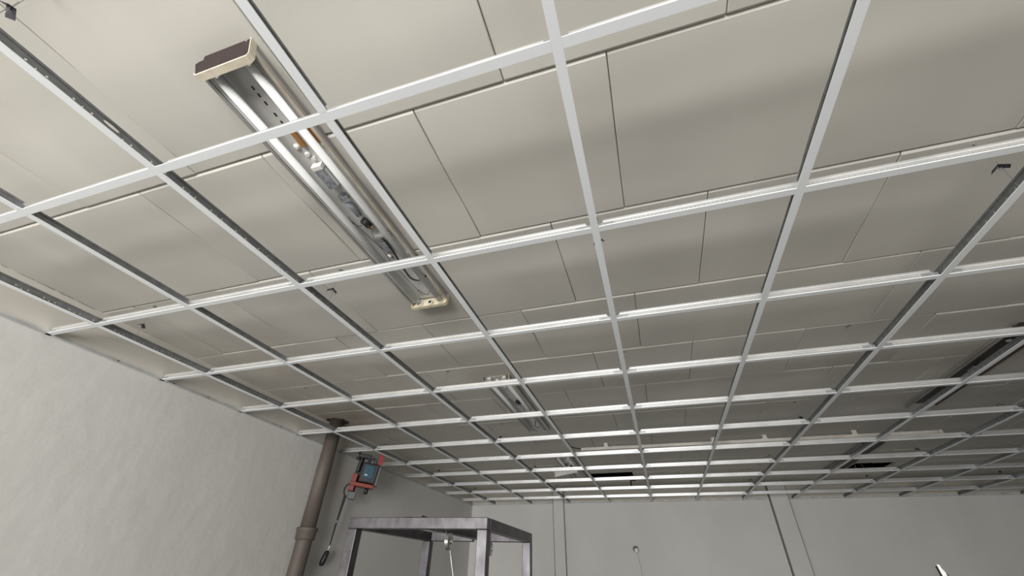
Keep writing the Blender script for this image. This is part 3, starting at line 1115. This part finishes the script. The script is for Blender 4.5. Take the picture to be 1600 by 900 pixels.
bar(FL, FR, ZT - T, ZT, T, 1, 'top_rail')
dr = (BR - FR).normalized()
dl = (BL - FL).normalized()
bar(FR + dr * T, BR, ZT - T, ZT, T, 1, 'top_rail')
bar(BL, FL + dl * T, ZT - T, ZT, T, 1, 'top_rail')
db = (BL - BR).normalized()
bar(BR + db * T, BR + db * .292, ZT - T, ZT, T, 1, 'top_rail')
bar(BR + db * .318, BL - db * T, ZT - T, ZT, T, 1, 'top_rail')
mf, mb_ = FL.lerp(FR, .62), BR.lerp(BL, .36)
dm = (mb_ - mf).normalized()
bar(mf + dm * T, mb_ - dm * (T * .2), ZT - T, ZT, T, 1, 'middle_rail')
for c_, dx_, dy_ in ((FL, 1, 1), (FR, -1, 1), (BR, -1, -1), (BL, 1, -1)):
    b = MB()
    x0, y0 = c_.x - cen.x, c_.y - cen.y
    ux = (FR - FL).normalized() * dx_ * T
    uy = (dr if dx_ < 0 else dl) * dy_ * T
    base = Vector((x0, y0, 0))
    v = []
    for z in (0, ZT - T - .0005):
        for pt in (base, base + ux, base + ux + uy, base + uy):
            v.append(b.bm.verts.new((pt.x, pt.y, z)))
    for f in ((0, 1, 2, 3), (7, 6, 5, 4), (0, 4, 5, 1), (1, 5, 6, 2), (2, 6, 7, 3), (3, 7, 4, 0)):
        b.bm.faces.new([v[i] for i in f])
    b.build('leg', M['steel'], r, bevel=.0025)
# low rails that tie the legs near the floor
for p, q in ((FL, FR), (FR, BR), (BR, BL), (BL, FL)):
    d_ = (q - p).normalized()
    bar(p + d_ * T, q - d_ * T, .12, .12 + T, T, 1, 'low_rail')
# small flat plate lying welded on the front rail
pm = FL.lerp(FR, .47) - cen
MB().box(pm.x - .045, pm.x + .045, pm.y - .005, pm.y + .045, ZT, ZT + .006).build('top_plate', M['steel'], r)
# two zinc pulleys under the middle rail, with axle brackets
for (px, py) in ((2.192, 2.030), (2.205, 2.50)):
    b = MB()
    q = Vector((px - cen.x, py - cen.y, ZT - T - .036))
    ax = Vector((1, 0.02, 0)).normalized()
    b.lathe(q - ax * .008, ax, [(0, .011), (.001, .030), (.003, .031), (.006, .025), (.010, .025), (.013, .031), (.015, .030), (.016, .011)], 28)
    pu = b.build('pulley', M['zinc'], r)
    MB().cyl(q - ax * .020, q + ax * .016, .0085).build('axle', M['chrome'], pu)
    MB().box(q.x - .014, q.x - .010, q.y - .012, q.y + .012, q.z - .004, ZT - T + .001).build('pulley_bracket', M['steel'], r)
q = Vector((2.192 - cen.x, 2.030 - cen.y, 0))
MB().path([(q.x + .012, q.y - .008, ZT - T - .065), (q.x + .020, q.y, 1.70), (q.x + .045, q.y, 1.60), (q.x + .055, q.y, 1.45), (q.x + .05, q.y, .5), (q.x + .05, q.y, .17)], .0020, 6, 5).build('pulley_cable', M['wire'], r)
tag(r, 'bare steel box-section rack with two small pulleys standing by the left wall', 'rack')

# ------------------------------------------------------------------ lamp stub on the far wall
r = empty('wall_lamp_stub', (2.70, YF, GZ - .594))
MB().cyl((-.012, 0, .018), (-.010, -.045, .012), .036, seg=24).build('shadowed_hole', M['black'], r)  # black drum painting in the shadowed hole around the cap
MB().lathe((0, -.045, -.002), (0, -1, -.1), [(-.03, .029), (.010, .029), (.016, .024), (.018, .010)], 20).build('socket_cap', M['label'], r)
MB().path([(.004, -.03, -.032), (.012, -.012, -.12), (.030, -.010, -.30), (.035, -.008, -.9), (.035, -.008, -1.95)], .004, 8, 5).build('cable', M['trim'], r)
tag(r, 'small cream lamp socket over a shadowed hole on the far wall, cable below', 'lamp socket')

# bright metal post whose tip shows at the bottom edge
r = empty('metal_post', (4.372, 3.0, 0), (0, math.radians(-3.0), 0))
b = MB()
b.prism([(-.009, .0), (.009, .0), (.009, 1.725), (.002, 1.740), (.001, 1.755), (-.009, 1.755)], -.007, .007)
b.build('post', M['alu'], r, bevel=.001)
MB().box(-.013, -.0095, -.008, .008, .01, 1.750).build('edge_strip', M['black'], r)
MB().box(.0095, .0130, -.008, .008, .01, 1.720).build('edge_strip', M['black'], r)
MB().box(-.10, .10, -.10, .10, .0, .012, Matrix.Rotation(math.radians(3.0), 4, 'Y')).build('base_plate', M['steel'], r)
tag(r, 'bright metal post with dark edges, only its tip visible at the bottom right', 'post')
